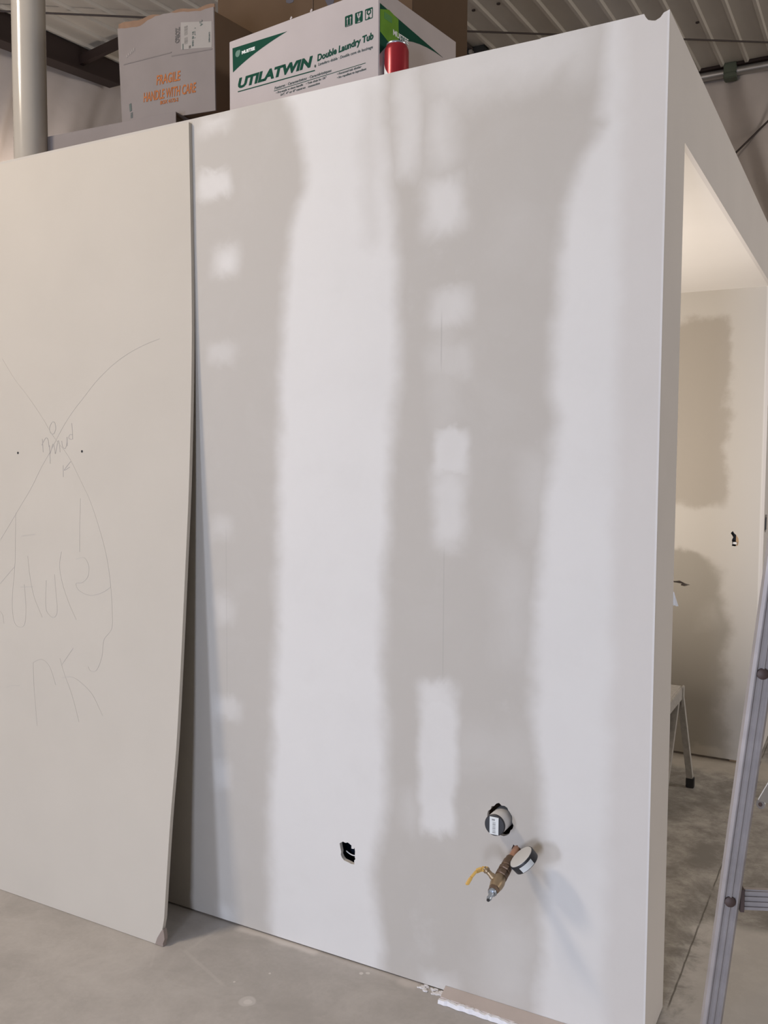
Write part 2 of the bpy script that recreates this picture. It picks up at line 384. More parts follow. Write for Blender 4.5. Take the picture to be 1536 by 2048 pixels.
notch = [(-3.2, .010), (-1.30, .006), (-.6, .004), (0, .003), (0, 2.44), (-.013, 2.436), (-.0205, 2.427), (-.031, 2.4225), (-.038, 2.424), (-.0475, 2.4275), (-.054, 2.436), (-.0565, 2.4425), (-.30, 2.441), (-.302, 2.4395), (-.45, 2.4405), (-1.0, 2.438), (-1.37, 2.436), (-3.2, 2.438)]
h_out = [(-.861, .338), (-.855, .342), (-.850, .345), (-.842, .343), (-.834, .346), (-.826, .342), (-.822, .340), (-.822, .331), (-.815, .331), (-.812, .336), (-.810, .325), (-.811, .309), (-.809, .303), (-.813, .298), (-.812, .287), (-.822, .286), (-.834, .289), (-.846, .291), (-.853, .297), (-.857, .305), (-.856, .315), (-.859, .326)]
h_pvc = jag(-.377, .5055, .0345, .0405, 30, .10, 3)
h_stub = [(-.345, .436), (-.340, .448), (-.334, .443), (-.330, .449), (-.326, .444), (-.321, .441), (-.319, .435), (-.325, .430), (-.330, .427), (-.337, .425), (-.343, .428)]
st('wall_front', slab(notch, [h_out, h_pvc, h_stub], lambda u, v, t: (u, t, v), .0127), m_wall)
end_pts = [(.0127, 0.003), (T, .003), (T, HC), (D, HC), (D, .003), (4.4, .003), (4.4, H), (.0127, H)]
h_sw = [(2.345, 1.10), (2.352, 1.165), (2.36, 1.175), (2.43, 1.17), (2.425, 1.10), (2.39, 1.088), (2.36, 1.095)]
st('wall_end', slab(end_pts, [h_sw], lambda u, v, t: (t, u, v), -.0127), m_end)
st('wall_inner', bx((-3.2, T - .0127, 0), (-.0127, T, HC)), m_end)
bm = bmesh.new(); box(bm, (-3.2, .0127, 2.385), (-.0127, T - .0127, 2.423)); box(bm, (-3.2, .0127, 0), (-.0127, T - .0127, .038))
for xs in (-.0507, -.46, -.907, -1.31, -1.72, -2.13, -2.54, -2.95): box(bm, (xs, .0127, .038), (xs + .037, T - .0127, 2.385))
st('trim_1', bm, m_wood)
bm = bmesh.new(); box(bm, (-.12, T, HC + .013), (-.0127, D, H - .02)); box(bm, (-.12, D + .0127, 0), (-.0127, 4.4, H - .02))
st('trim_2', bm, m_wood)
h_hole = [(-.142, 1.085), (-.134, 1.096), (-.126, 1.084), (-.118, 1.078), (-.108, 1.062), (-.106, 1.045), (-.109, 1.030), (-.122, 1.024), (-.136, 1.026), (-.134, 1.040), (-.137, 1.052), (-.131, 1.066)]
h_gouge = [(-.46, .846), (-.39, .842), (-.365, .846), (-.345, .836), (-.318, .829), (-.345, .820), (-.362, .824), (-.357, .832), (-.39, .836), (-.46, .839)]
st('wall_back', slab([(-3.2, .012), (-.0127, .012), (-.0127, HC), (-3.2, HC)], [h_hole, h_gouge], lambda u, v, t: (u, D + t, v), .0127), m_back)
st('wall_left', bx((-3.2, T, 0), (-3.187, D, HC)), m_end)
bmc = bx((-3.2, T, HC), (-.0127, D, HC + .0127)); st('ceiling', bmc, m_ceil)
st('trim_3', bx((-3.2, T - .01, 2.40), (-.12, D + .6, 2.423)), m_wood)

# warehouse roof: liner panel with raised ribs, rising gently to the back
K, Z66 = .05, 4.9
def zr(y): return Z66 + K * (y - 6.6)
bm = bmesh.new(); prof = []
xs = -8.468
while xs < 6:
    prof += [(xs - .1, 0), (xs - .022, 0), (xs - .012, -.022), (xs + .012, -.022), (xs + .022, 0)]
    xs += .2
row = [[bm.verts.new((x, y, zr(y) + dz)) for x, dz in prof] for y in (-12, 6.6)]
for a, b in zip(range(len(prof) - 1), range(1, len(prof))): bm.faces.new((row[0][a], row[0][b], row[1][b], row[1][a]))
top = [bm.verts.new((x, y, zr(y) + .1)) for x, y in ((prof[0][0], -12), (prof[-1][0], -12), (prof[-1][0], 6.6), (prof[0][0], 6.6))]
bm.faces.new(top)
st('ceiling', bm, m_roof)
# panel screws
# insulated walls with sagging folds
def folded(nu, nv, fn):
    bm = bmesh.new(); g = [[bm.verts.new(fn(i / nu, j / nv)) for j in range(nv + 1)] for i in range(nu + 1)]
    for i in range(nu):
        for j in range(nv): bm.faces.new((g[i][j], g[i + 1][j], g[i + 1][j + 1], g[i][j + 1]))
    return bm
def fold(s, z):
    q = s - .22 * (z - 3) - .10 * (z - 3.2) ** 2
    a = math.sin(q * 11 + 1.3 * math.sin(q * 3.1)) * .5 + .5
    fadd = max(0, (4.4 - z) / 1.4)
    return (a ** 3) * .075 * min(1, .6 + fadd) + math.sin(q * 33 + z * 3) * .009 * min(1, .3 + fadd * 1.5) + .02 * math.sin(s * 2.1)
st('wall_insulated', folded(420, 60, lambda a, c: (-5.52 + fold(a * 10.6 - 4, c * 4.75), a * 10.6 - 4, c * (4.75))), m_ins, True)
st('wall_far', folded(420, 60, lambda a, c: (-7 + a * 11, 6.58 - fold(a * 11, 4.2 - abs(c * 4.86 - 3.4)) * .8, c * 4.86)), m_ins, True)

# steel: rafter, brace, rods, eave strut
r = empty('rafter_beam', (-5.32, 2.0, 4.5), 'dark red iron rafter beam under the ribbed roof at far left', 'beam')
def loc(bm, o):
    for v in bm.verts: v.co -= o.location
    return bm
bm = bmesh.new()
hexa(bm, [(-5.36, -3, 3.985), (-5.30, -3, 3.985), (-5.30, 3.64, 4.558), (-5.36, 3.64, 4.558), (-5.36, -3, zr(-3) - .02), (-5.30, -3, zr(-3) - .02), (-5.30, 3.80, zr(3.8) - .02), (-5.36, 3.80, zr(3.8) - .02)])
link('web', loc(bm, r), m_steel, r)
bm = bmesh.new(); hexa(bm, [(-5.40, -3, 3.975), (-5.26, -3, 3.975), (-5.26, 3.64, 4.550), (-5.40, 3.64, 4.550), (-5.40, -3, 3.99), (-5.26, -3, 3.99), (-5.26, 3.64, 4.565), (-5.40, 3.64, 4.565)])
link('bottom_flange', loc(bm, r), m_steel, r)
b = empty('flange_brace', (-5.30, 3.27, 4.63), 'short dark angle brace running up from the rafter to the roof', 'brace')
bm = bmesh.new(); bar(bm, (-5.36, 3.24, 4.60), (-4.45, 3.22, 4.70), (0, 0, 1), .035, .02); link('angle', loc(bm, b), m_steel, b)
bm = bmesh.new(); bar(bm, (-5.29, 3.255, 4.615), (-5.255, 3.285, 4.65), (0, 0, 1), .008, .008); link('bolt', loc(bm, b), m_label, b, label='pale clip at the foot of the brace')
def one(name, bm, mat, label, cat, group=None, smooth=True): return tag(link(name, bm, mat, None, smooth), label, cat, group)
bm = bmesh.new(); tube(bm, [(-5.29, 2.40, 4.641), (-5.268, 2.42, 4.642), (-2.824, 4.27, 4.735), (-.46, 6.00, 4.822), (-.1, 6.27, 4.836)], .0075, 8)
one('brace_rod', bm, m_rod, 'long thin roof brace rod crossing the whole width of the ribbed ceiling', 'rod')
bm = bmesh.new(); tube(bm, [(-3.3, 4.57, 4.69), (-2.824, 4.25, 4.71), (-2.464, 3.98, 4.70), (-1.0, 2.88, 4.62)], .0075, 8)
one('brace_rod', bm, m_rod, 'thin roof rod rising right from above the laundry tub box', 'rod')
bm = bmesh.new(); tube(bm, [(-1.2, 6.5, 3.72), (-.741, 6.5, 4.13), (-.45, 6.5, 4.39), (-.1, 6.5, 4.7)], .009, 8)
one('brace_rod', bm, m_rod, 'thin diagonal wall rod on the insulated wall at right edge', 'rod')
c = empty('ceiling_conduit', (-2.612, 3.0, 4.7), 'dark conduit running along a roof rib above the red can', 'conduit')
bm = bmesh.new(); tube(bm, [(-2.612, 1.0, zr(1) - .018), (-2.612, 4.95, zr(4.95) - .018)], .014, 8); link('tube', loc(bm, c), m_rod, c, True)
bm = bx((-2.66, 4.93, zr(5) - .055), (-2.50, 5.06, zr(5) - .005), .004); link('junction_box', loc(bm, c), m_dark, c)
bm = bx((-2.62, 4.88, zr(5) - .075), (-2.59, 4.93, zr(5) - .045), .004); link('connector', loc(bm, c), m_galv, c)
e = empty('eave_strut', (-1, 6.5, 4.85), 'pale steel eave pipe along the top of the far wall', 'pipe')
bm = bmesh.new(); tube(bm, [(-7, 6.49, 4.83), (4, 6.49, 4.83)], .038, 14); link('pipe', loc(bm, e), m_galv, e, True)
link('dark_lip', loc(bx((-7, 6.44, 4.868), (4, 6.58, 4.892)), e), m_steel, e, label='dark strip above the pale pipe')  # dark strip between the eave pipe and the roof
bm = bmesh.new(); box(bm, (-.855, 6.42, 4.80), (-.75, 6.55, 4.90), .006); box(bm, (-.855, 6.42, 4.76), (-.75, 6.53, 4.80), .006)
link('clamp', loc(bm, e), m_green, e, label='dark green clamp')
sc_pts = [(-2.737, 4.311), (-2.536, 4.316), (-2.331, 4.305), (-2.13, 4.302), (-0.906, 5.417)]
sc_lb = ['leftmost of the row of four screw heads on the roof liner', 'second from left of the four screw heads on the roof liner', 'third from left of the four screw heads on the roof liner', 'rightmost of the row of four screw heads on the roof liner', 'lone screw head on the roof liner above the header at right']
bm = bmesh.new(); lathe(bm, (0, 0, 0), (0, 0, -1), [(0, .014), (.008, .014), (.012, .006)], 10); scr = link('roof_screw', bm, m_rod, None, True)
for i, (a, c_) in enumerate(sc_pts):
    s = scr if i == 0 else scr.copy()
    if i: COL.objects.link(s)
    s.location = (a, c_, zr(c_)); tag(s, 'small dark ' + sc_lb[i], 'screw', 'roof liner screws')

# ------------------------------------------------------------------ holes in the walls
t = empty('electrical_box', (-.835, .02, .31), 'dark device box behind the ragged low hole in the taped wall', 'electrical box')
bm = bmesh.new()
for a, b_ in (((-.868, .0135, .27), (-.864, .07, .36)), ((-.806, .0135, .27), (-.802, .07, .36)), ((-.868, .0135, .27), (-.802, .07, .274)), ((-.868, .0135, .356), (-.802, .07, .36)), ((-.868, .066, .27), (-.802, .07, .36))): box(bm, a, b_)
link('shell', loc(bm, t), m_ebox, t)
bm = bmesh.new(); tube(bm, [(-.852 + .046 * k / 12, .022, .309 - .008 * math.sin(math.pi * k / 12)) for k in range(13)], .0016, 8)
link('wire_loop', loc(bm, t), m_pvcw, t, True, label='pale wire curved across the box')
bm = bmesh.new(); tube(bm, [(-.816, .06, .345), (-.822, .045, .330), (-.812, .035, .318)], .009, 10); link('cable', loc(bm, t), simple('slate_cable', (.10, .14, .20), .5), t, True)

t = empty('outlet_box', (-.124, D + .03, 1.055), 'small dark outlet box behind the ragged hole in the back wall', 'electrical box')
bm = bmesh.new()
for a, b_ in (((-.15, D + .014, 1.0), (-.147, D + .06, 1.11)), ((-.10, D + .014, 1.0), (-.097, D + .06, 1.11)), ((-.15, D + .014, 1.0), (-.097, D + .06, 1.003)), ((-.15, D + .014, 1.107), (-.097, D + .06, 1.11)), ((-.15, D + .057, 1.0), (-.097, D + .06, 1.11))): box(bm, a, b_)
link('shell', loc(bm, t), m_rubber, t)
link('yoke', loc(bx((-.135, D + .006, 1.033), (-.114, D + .02, 1.044), .002), t), m_pvcw, t, label='white plastic piece across the hole')
t = empty('switch_box', (-.04, 2.39, 1.13), 'dark switch box in the wall face at the right edge of the picture', 'electrical box')
bm = bmesh.new(); box(bm, (-.06, 2.335, 1.08), (-.014, 2.44, 1.18)); box(bm, (-.014, 2.37, 1.10), (.002, 2.41, 1.16), .003)
link('shell', loc(bm, t), m_rubber, t)

# capped pvc drain stub
dv = Vector((0, -1, 0))
t = empty('drain_stub', (-.377, 0, .503), 'white drain pipe stub with a black end cap poking out of the wall', 'pipe')
bm = bmesh.new(); lathe(bm, (-.377, .09, .502), (0, -1, .02), [(0, .027), (.122, .027), (.124, .0265)], 40); link('pipe', loc(bm, t), m_pvcw, t, True)
bm = bmesh.new(); lathe(bm, (-.377, -.0335, .5045), (0, -1, .02), [(0, .0272), (.004, .0272), (.0055, .0255), (.006, .0)], 40, False); cp = link('cap', loc(bm, t), m_rubber, t, False)
bm = bmesh.new(); box(bm, (-.3895, -.0412, .4815), (-.3655, -.0396, .5265)); lb = link('barcode_label', loc(bm, t), m_label, cp)
bm = bmesh.new()
for k in range(9): box(bm, (-.3815, -.0416, .4855 + k * .0034), (-.3735, -.0411, .4855 + k * .0034 + (.0012 if k % 3 else .002)))
box(bm, (-.3835, -.0416, .5175), (-.3755, -.0411, .5215))
link('bars', loc(bm, t), m_labelg, cp)
# ring of mud crumbs round the hole is the wall itself; dark sleeve behind
# ------------------------------------------------------------------ test gauge assembly
G = empty('test_gauge_assembly', (-.332, 0, .44), 'brass ball valve and pressure test gauge on a copper stub from the wall', 'valve')
ax = Vector((0, -.193, -.053)).normalized(); o0 = Vector((-.332, .03, .447))
bm = bmesh.new(); tube(bm, [(-.332, .08, .440), (-.332, .0, .4385), o0 + ax * .075], .0085, 16); link('copper_stub', loc(bm, G), m_copper, G, True)
bm = bmesh.new(); lathe(bm, o0, ax, [(.070, .010), (.072, .0125), (.084, .0125), (.086, .0145), (.104, .0145), (.106, .0125), (.112, .0125)], 24); link('tee', loc(bm, G), m_brassd, G, True)
bm = bmesh.new(); lathe(bm, o0, ax, [(.110, .0125), (.112, .0165), (.122, .0165), (.124, .013), (.128, .013), (.130, .0165), (.142, .0165), (.144, .012)], 8); link('union_nut', loc(bm, G), m_brassd, G)
bm = bmesh.new(); lathe(bm, o0, ax, [(.142, .012), (.146, .014), (.152, .0155), (.160, .0170), (.172, .0165), (.180, .0145), (.186, .0135)], 28); vb = link('valve_body', loc(bm, G), m_brass, G, True)
bm = bmesh.new(); lathe(bm, o0, ax, [(.184, .0125), (.187, .0135), (.196, .0130)], 6); link('outlet_collar', loc(bm, G), m_brassd, G)
bm = bmesh.new(); lathe(bm, o0, ax, [(.195, .0105), (.203, .0100), (.206, .0065), (.216, .0055), (.220, .0065), (.226, .0045)], 20); hn = link('hose_nipple', loc(bm, G), m_chrome, G, True, label='grey metal tip')
bm = bmesh.new(); lathe(bm, o0, ax, [(.2262, .0042), (.2285, .0035)], 16); link('nipple_end', loc(bm, G), m_rubber, hn, True)
vc = o0 + ax * .162; bd = Vector((-.70, -.1, .62)).normalized()
bm = bmesh.new(); lathe(bm, vc, bd, [(.008, .009), (.022, .008), (.024, .0065), (.034, .0065), (.036, .0085), (.041, .0085), (.043, .005), (.047, .005)], 16); link('bonnet', loc(bm, G), m_brass, G, True)
p0 = vc + bd * .040
bm = bmesh.new(); hp = [p0 + Vector((.004, .004, 0)), p0 + Vector((-.010, -.004, .001)), p0 + Vector((-.020, -.014, -.003)), p0 + Vector((-.027, -.030, -.014)), p0 + Vector((-.031, -.045, -.026))]
for a, b_ in zip(hp, hp[1:]): bar(bm, a, b_, (0.6, .2, .8), .0064, .0032)
bmesh.ops.bevel(bm, geom=bm.edges[:], offset=.0012, segments=2, affect='EDGES')
link('lever', loc(bm, G), m_yellow, G, label='yellow dipped lever handle')
# gauge
gn = Vector((-.58, -.29, .755)).normalized(); gc = Vector((-.291, -.075, .4545))
bm = bmesh.new(); tube(bm, [o0 + ax * .095, o0 + ax * .095 + Vector((.012, 0, .003)), gc - gn * .012 + Vector((-.01, 0, -.01)), gc - gn * .012], .0065, 14); link('gauge_stem', loc(bm, G), m_brass, G, True)
bm = bmesh.new(); lathe(bm, o0 + ax * .095, (1, 0, .1), [(.010, .0105), (.016, .0105)], 20); link('thread_tape', loc(bm, G), m_blue, G, True)
bm = bmesh.new(); lathe(bm, gc, gn, [(-.022, .030), (-.020, .0345), (0, .0355), (.002, .0345)], 48); gb = link('gauge_case', loc(bm, G), m_rubber, G, True)
for p in gb.data.polygons: p.use_smooth = len(p.vertices) == 4
bm = bmesh.new(); lathe(bm, gc, gn, [(.0021, .0332), (.0032, .0325), (.0045, .022), (.005, .001)], 48); link('dial', loc(bm, G), m_dial, gb, True)
# label wraps the side of the case towards the viewer
u_, v_, _ = frame_for(gn); bm = bmesh.new(); ring = []
side = (Vector((.28, -.88, .30)) - gn * Vector((.28, -.88, .30)).dot(gn)).normalized(); sv = gn.cross(side)
for k in range(13):
    a = math.radians(-30 + 60 * k / 12); dd = side * math.cos(a) + sv * math.sin(a)
    ring.append([bm.verts.new(gc + dd * r_ + gn * h_) for r_, h_ in ((.0351, -.0185), (.0361, -.0035), (.0365, -.0035), (.0355, -.0185))])
for a, b_ in zip(ring, ring[1:]):
    for k in range(4): bm.faces.new((a[k], a[(k + 1) % 4], b_[(k + 1) % 4], b_[k]))
link('case_label', loc(bm, G), m_label, gb, label='white sticker on the black gauge case')

# ------------------------------------------------------------------ leaning drywall sheet
BZ = [0, .348, .593, 1.107, 1.413, 1.842, 2.425]; BY = [-.202, -.159, -.122, -.068, -.040, -.017, -.0128]
def yb(z):
    z = max(0, min(2.425, z))
    for i in range(len(BZ) - 1):
        if z <= BZ[i + 1]: break
    k = (z - BZ[i]) / (BZ[i + 1] - BZ[i])
    def sl(j):
        j0, j1 = max(0, j - 1), min(len(BZ) - 1, j + 1); return (BY[j1] - BY[j0]) / (BZ[j1] - BZ[j0])
    h = BZ[i + 1] - BZ[i]; m0, m1 = sl(i) * h, sl(i + 1) * h
    return (2 * k**3 - 3 * k**2 + 1) * BY[i] + (k**3 - 2 * k**2 + k) * m0 + (-2 * k**3 + 3 * k**2) * BY[i + 1] + (k**3 - k**2) * m1
def xe(z): return -1.345 - .037 * z / 2.43
B = empty('drywall_sheet', (-1.95, -.2, 0), 'bowed drywall sheet with pencil writing leaning on the wall at left', 'drywall sheet')
bm = bmesh.new(); NZ, NX = 60, 12; fr, bk = [], []
for j in range(NZ + 1):
    z = .0 + 2.423 * j / NZ; zz = max(z, .001)
    xr_ = xe(z)
    if z < .06: xr_ = xe(z) - .016 * (1 - z / .06)
    xl = xr_ - 1.219
    fr.append([bm.verts.new((xl + (xe(z) - 1.219 - xl) + (xr_ - xe(z) + 1.219) * i / NX, yb(z), zz)) for i in range(NX + 1)])
    bk.append([bm.verts.new((v.co.x, yb(z) + .0127, zz)) for v in fr[-1]])
for j in range(NZ):
    for i in range(NX):
        bm.faces.new((fr[j][i], fr[j][i + 1], fr[j + 1][i + 1], fr[j + 1][i])); bm.faces.new((bk[j][i], bk[j + 1][i], bk[j + 1][i + 1], bk[j][i + 1]))
    bm.faces.new((fr[j][NX], bk[j][NX], bk[j + 1][NX], fr[j + 1][NX])); bm.faces.new((fr[j][0], fr[j + 1][0], bk[j + 1][0], bk[j][0]))
for i in range(NX):
    bm.faces.new((fr[0][i], bk[0][i], bk[0][i + 1], fr[0][i + 1])); bm.faces.new((fr[NZ][i], fr[NZ][i + 1], bk[NZ][i + 1], bk[NZ][i]))
link('panel', loc(bm, B), m_board, B)
bm = bmesh.new(); rnd = random.Random(2)
pts = [(-1.372, .001), (-1.366, .020), (-1.358, .034), (-1.352, .044), (-1.346, .050), (-1.341, .036), (-1.338, .022), (-1.343, .010), (-1.341, .001)]
f_ = [bm.verts.new((x, yb(z) - .0015, z)) for x, z in pts]; k_ = [bm.verts.new((x + .001, yb(z) + .011, z)) for x, z in pts]
bm.faces.new(f_); bm.faces.new(k_[::-1])
for i in range(len(pts)): bm.faces.new((f_[i], k_[i], k_[(i + 1) % len(pts)], f_[(i + 1) % len(pts)]))
link('crushed_corner', loc(bm, B), m_brownpaper, B, label='crushed corner with torn brown paper')
STROKES = {"cross":[[[-1.499,1.794],[-1.564,1.778],[-1.631,1.754],[-1.696,1.721],[-1.762,1.675],[-1.815,1.627],[-1.87,1.575],[-1.915,1.522],[-1.966,1.448],[-2.007,1.393],[-2.051,1.324],[-2.097,1.264],[-2.143,1.203],[-2.19,1.142]],[[-2.215,1.765],[-2.15,1.692],[-2.086,1.635],[-2.014,1.564],[-1.953,1.496],[-1.884,1.435],[-1.827,1.362],[-1.77,1.284],[-1.718,1.188],[-1.685,1.112],[-1.662,1.03],[-1.648,0.947],[-1.646,0.893],[-1.676,0.855],[-1.68,0.803],[-1.699,0.759],[-1.725,0.752],[-1.737,0.764]]],"nomud":[[[-2.006,1.489],[-2.003,1.468],[-2.0,1.445]],[[-2.008,1.468],[-1.99,1.492],[-1.978,1.485],[-1.973,1.462]],[[-1.964,1.543],[-1.973,1.526],[-1.968,1.509],[-1.953,1.506],[-1.944,1.523],[-1.95,1.543],[-1.962,1.545]],[[-1.971,1.468],[-1.967,1.434],[-1.964,1.407]],[[-1.966,1.441],[-1.954,1.472],[-1.945,1.452],[-1.941,1.441],[-1.931,1.483],[-1.923,1.465],[-1.92,1.445]],[[-1.914,1.482],[-1.908,1.462],[-1.896,1.458],[-1.89,1.475],[-1.89,1.495],[-1.887,1.465]],[[-1.871,1.54],[-1.866,1.515],[-1.864,1.487]],[[-1.865,1.502],[-1.878,1.502],[-1.881,1.49],[-1.867,1.487]],[[-1.903,1.402],[-1.9,1.364]],[[-1.869,1.415],[-1.898,1.386],[-1.872,1.397]],[[-1.868,1.408],[-1.862,1.392],[-1.854,1.408],[-1.848,1.395],[-1.842,1.423]]],"future":[[[-2.12,1.239],[-2.113,1.142],[-2.108,1.059],[-2.111,0.962],[-2.104,0.901],[-2.086,0.864],[-2.055,0.859],[-2.04,0.879],[-2.042,0.933],[-2.056,1.001]],[[-2.108,1.059],[-2.143,1.026],[-2.176,0.995]],[[-2.048,1.097],[-2.031,1.03],[-2.005,0.964],[-1.96,0.9]],[[-2.073,0.991],[-2.013,0.997]],[[-1.952,1.022],[-1.946,0.935],[-1.927,0.91],[-1.905,0.905],[-1.892,0.926],[-1.903,0.985],[-1.915,1.044]],[[-1.889,1.12],[-1.894,1.073],[-1.874,1.014],[-1.841,0.957],[-1.803,0.906]],[[-1.817,1.296],[-1.813,1.21],[-1.806,1.124]],[[-1.821,1.1],[-1.784,1.106],[-1.762,1.081],[-1.763,1.048],[-1.787,1.027],[-1.814,1.022],[-1.798,1.0],[-1.747,0.989],[-1.694,1.003],[-1.66,1.023]],[[-2.084,1.162],[-2.019,1.171]],[[-2.11,0.652],[-2.081,0.662],[-2.046,0.665]],[[-1.989,0.749],[-1.976,0.663],[-1.948,0.547]],[[-1.989,0.749],[-1.951,0.763],[-1.911,0.744],[-1.877,0.689]],[[-1.866,0.776],[-1.843,0.732],[-1.8,0.666],[-1.76,0.587]],[[-1.809,0.815],[-1.855,0.757]],[[-1.851,0.715],[-1.805,0.723],[-1.757,0.707],[-1.709,0.678],[-1.66,0.62]],[[-2.167,0.902],[-2.153,0.889],[-2.144,0.862]]],"dots":[[-2.123,1.442],[-1.819,1.448]]}
def cat(p, n=5):
    out = []
    for i in range(len(p) - 1):
        a, b_, c_, d_ = p[max(i - 1, 0)], p[i], p[i + 1], p[min(i + 2, len(p) - 1)]
        for k in range(n):
            t_ = k / n
            out.append(tuple(.5 * ((2 * b_[q]) + (-a[q] + c_[q]) * t_ + (2 * a[q] - 5 * b_[q] + 4 * c_[q] - d_[q]) * t_**2 + (-a[q] + 3 * b_[q] - 3 * c_[q] + d_[q]) * t_**3) for q in (0, 1)))
    out.append(tuple(p[-1])); return out
def strokes(lst, wd):
    bm = bmesh.new()
    for s in lst:
        q = cat(s); prev = None
        for i, (x, z) in enumerate(q):
            a, c_ = q[max(i - 1, 0)], q[min(i + 1, len(q) - 1)]
            dx, dz = c_[0] - a[0], c_[1] - a[1]; L = math.hypot(dx, dz) or 1; nx, nz = -dz / L * wd, dx / L * wd
            cur = [bm.verts.new((x + nx * e_, yb(z + nz * e_) - g, z + nz * e_)) for e_, g in ((-1, .0001), (-1, .0006), (1, .0006), (1, .0001))]
            if prev:
                for k in range(4): bm.faces.new((prev[k], prev[(k + 1) % 4], cur[(k + 1) % 4], cur[k]))
            prev = cur
    return bm
link('pencil_cross', loc(strokes(STROKES['cross'], .0008), B), m_pencil2, B, label='large faint pencil cross')
NM = STROKES['nomud']
for a_, b_, lb_ in ((0, 3, 'no'), (3, 8, 'mud'), (8, 10, 'initials')): link('pencilled_' + lb_, loc(strokes(NM[a_:b_], .0009), B), m_pencil, B)
link('pencil_scrawl', loc(strokes(STROKES['future'], .0009), B), m_pencil2, B, label='large faint pencilled scrawl')
for x, z in STROKES['dots']:
    bm = bmesh.new(); lathe(bm, (x, yb(z), z), (0, -1, 0), [(-.001, .0042), (.0008, .0042), (.0012, .003)], 16); link('screw', loc(bm, B), m_dark, B)

# scrap strip at the wall foot
t = empty('drywall_scrap', (-.35, -.03, 0), 'pinkish drywall scrap strip lying against the foot of the wall', 'drywall scrap')
bm = bmesh.new()
hexa(bm, [(-.520, -.052, .001), (.02, -.062, .001), (.02, -.001, .001), (-.526, -.001, .001), (-.520, -.046, .014), (.02, -.058, .014), (.02, -.001, .018), (-.526, -.001, .018)])
link('strip', loc(bm, t), m_scrap, t)
bm = bmesh.new(); rnd = random.Random(4); prev = None
for k in range(61):
    x = -.522 + .53 * k / 60; a_ = -.0535 - .010 * k / 60 + rnd.uniform(-.0025, .0015); h_ = .013 + rnd.uniform(-.003, .002)
    cur = [bm.verts.new(q) for q in ((x, a_ - .004, .001), (x, a_ - .002, h_), (x, a_ + .005, h_ + .001), (x, a_ + .005, .001))]
    if prev:
        for j in range(4): bm.faces.new((prev[j], prev[(j + 1) % 4], cur[(j + 1) % 4], cur[j]))
    else: bm.faces.new(cur)
    prev = cur
bm.faces.new(prev[::-1]); link('torn_edge', loc(bm, t), m_compound, t, label='ragged white gypsum edge')
bm = bmesh.new(); rnd = random.Random(9)
for k in range(60):
    x = rnd.uniform(-.60, -.505) ; y = rnd.uniform(-.028, -.002) * (1 - abs(x + .56) * 6); r_ = rnd.uniform(.002, .0055)
    bmesh.ops.create_icosphere(bm, subdivisions=1, radius=r_, matrix=Matrix.Translation((x, min(y, -.003), r_ * .3)) @ Matrix.Diagonal((1.6, 1, .5, 1)))
cr = tag(link('compound_crumbs', bm, m_compound, None, True), 'dried white compound crumbs at the left end of the scrap strip', 'plaster crumbs'); cr['kind'] = 'stuff'

# torn tape at the jamb
bm = bmesh.new(); pts = [(-.004, 1.10), (.0015, 1.097), (.0055, 1.082), (.0095, 1.069), (.0120, 1.061), (.007, 1.0605), (.004, 1.063), (.001, 1.0625), (-.004, 1.066)]
f_ = [bm.verts.new((x, T + .002 + max(0, x) * .6, z)) for x, z in pts]; k_ = [bm.verts.new((x - .0003, T + .0032 + max(0, x) * .6, z)) for x, z in pts]
bm.faces.new(f_); bm.faces.new(k_[::-1])
for i in range(len(pts)): bm.faces.new((f_[i], k_[i], k_[(i + 1) % len(pts)], f_[(i + 1) % len(pts)]))
one('torn_tape', bm, m_pvcw, 'torn white tape end sticking out past the door jamb', 'tape', smooth=False)

# ------------------------------------------------------------------ things on top of the wall
ZT = 2.4235
P_ = empty('vent_pipe', (-2.2, .11, ZT), 'tall glossy off-white plastic vent pipe rising from the wall top', 'pipe')
bm = bmesh.new(); lathe(bm, (-2.205, .11, ZT), (0, 0, 1), [(0, .0565), (2.33, .0565)], 56); pp = link('tube', loc(bm, P_), m_pvc, P_, True)
def onpipe(az, z0, z1, wd, name, mat, par):
    bm = bmesh.new(); c0 = Vector((-2.205, .11, 0)); rr = []
    for k in range(5):
        a = math.radians(az) + wd / .0565 * (k / 4 - .5)
        rr.append([bm.verts.new(c0 + Vector((math.cos(a) * r_, math.sin(a) * r_, z))) for r_, z in ((.0563, z0), (.0569, z0), (.0569, z1), (.0563, z1))])
    for a, b_ in zip(rr, rr[1:]):
        for k in range(4): bm.faces.new((a[k], a[(k + 1) % 4], b_[(k + 1) % 4], b_[k]))
    return bm
az = -128
link('black_mark', loc(onpipe(az, 2.614, 2.634, .006, '', 0, 0), P_), m_blackp, P_)
m_dash = simple('faint_pipe_print', (.36, .33, .29), .5); rnd = random.Random(5)
z = 2.50
while z < 3.2:
    h_ = rnd.uniform(.006, .014)
    if not (2.57 < z < 2.65): link('printed_dash', loc(onpipe(az, z, z + h_, .004, '', 0, 0), P_), m_dash, P_)
    z += h_ + rnd.uniform(.006, .022)

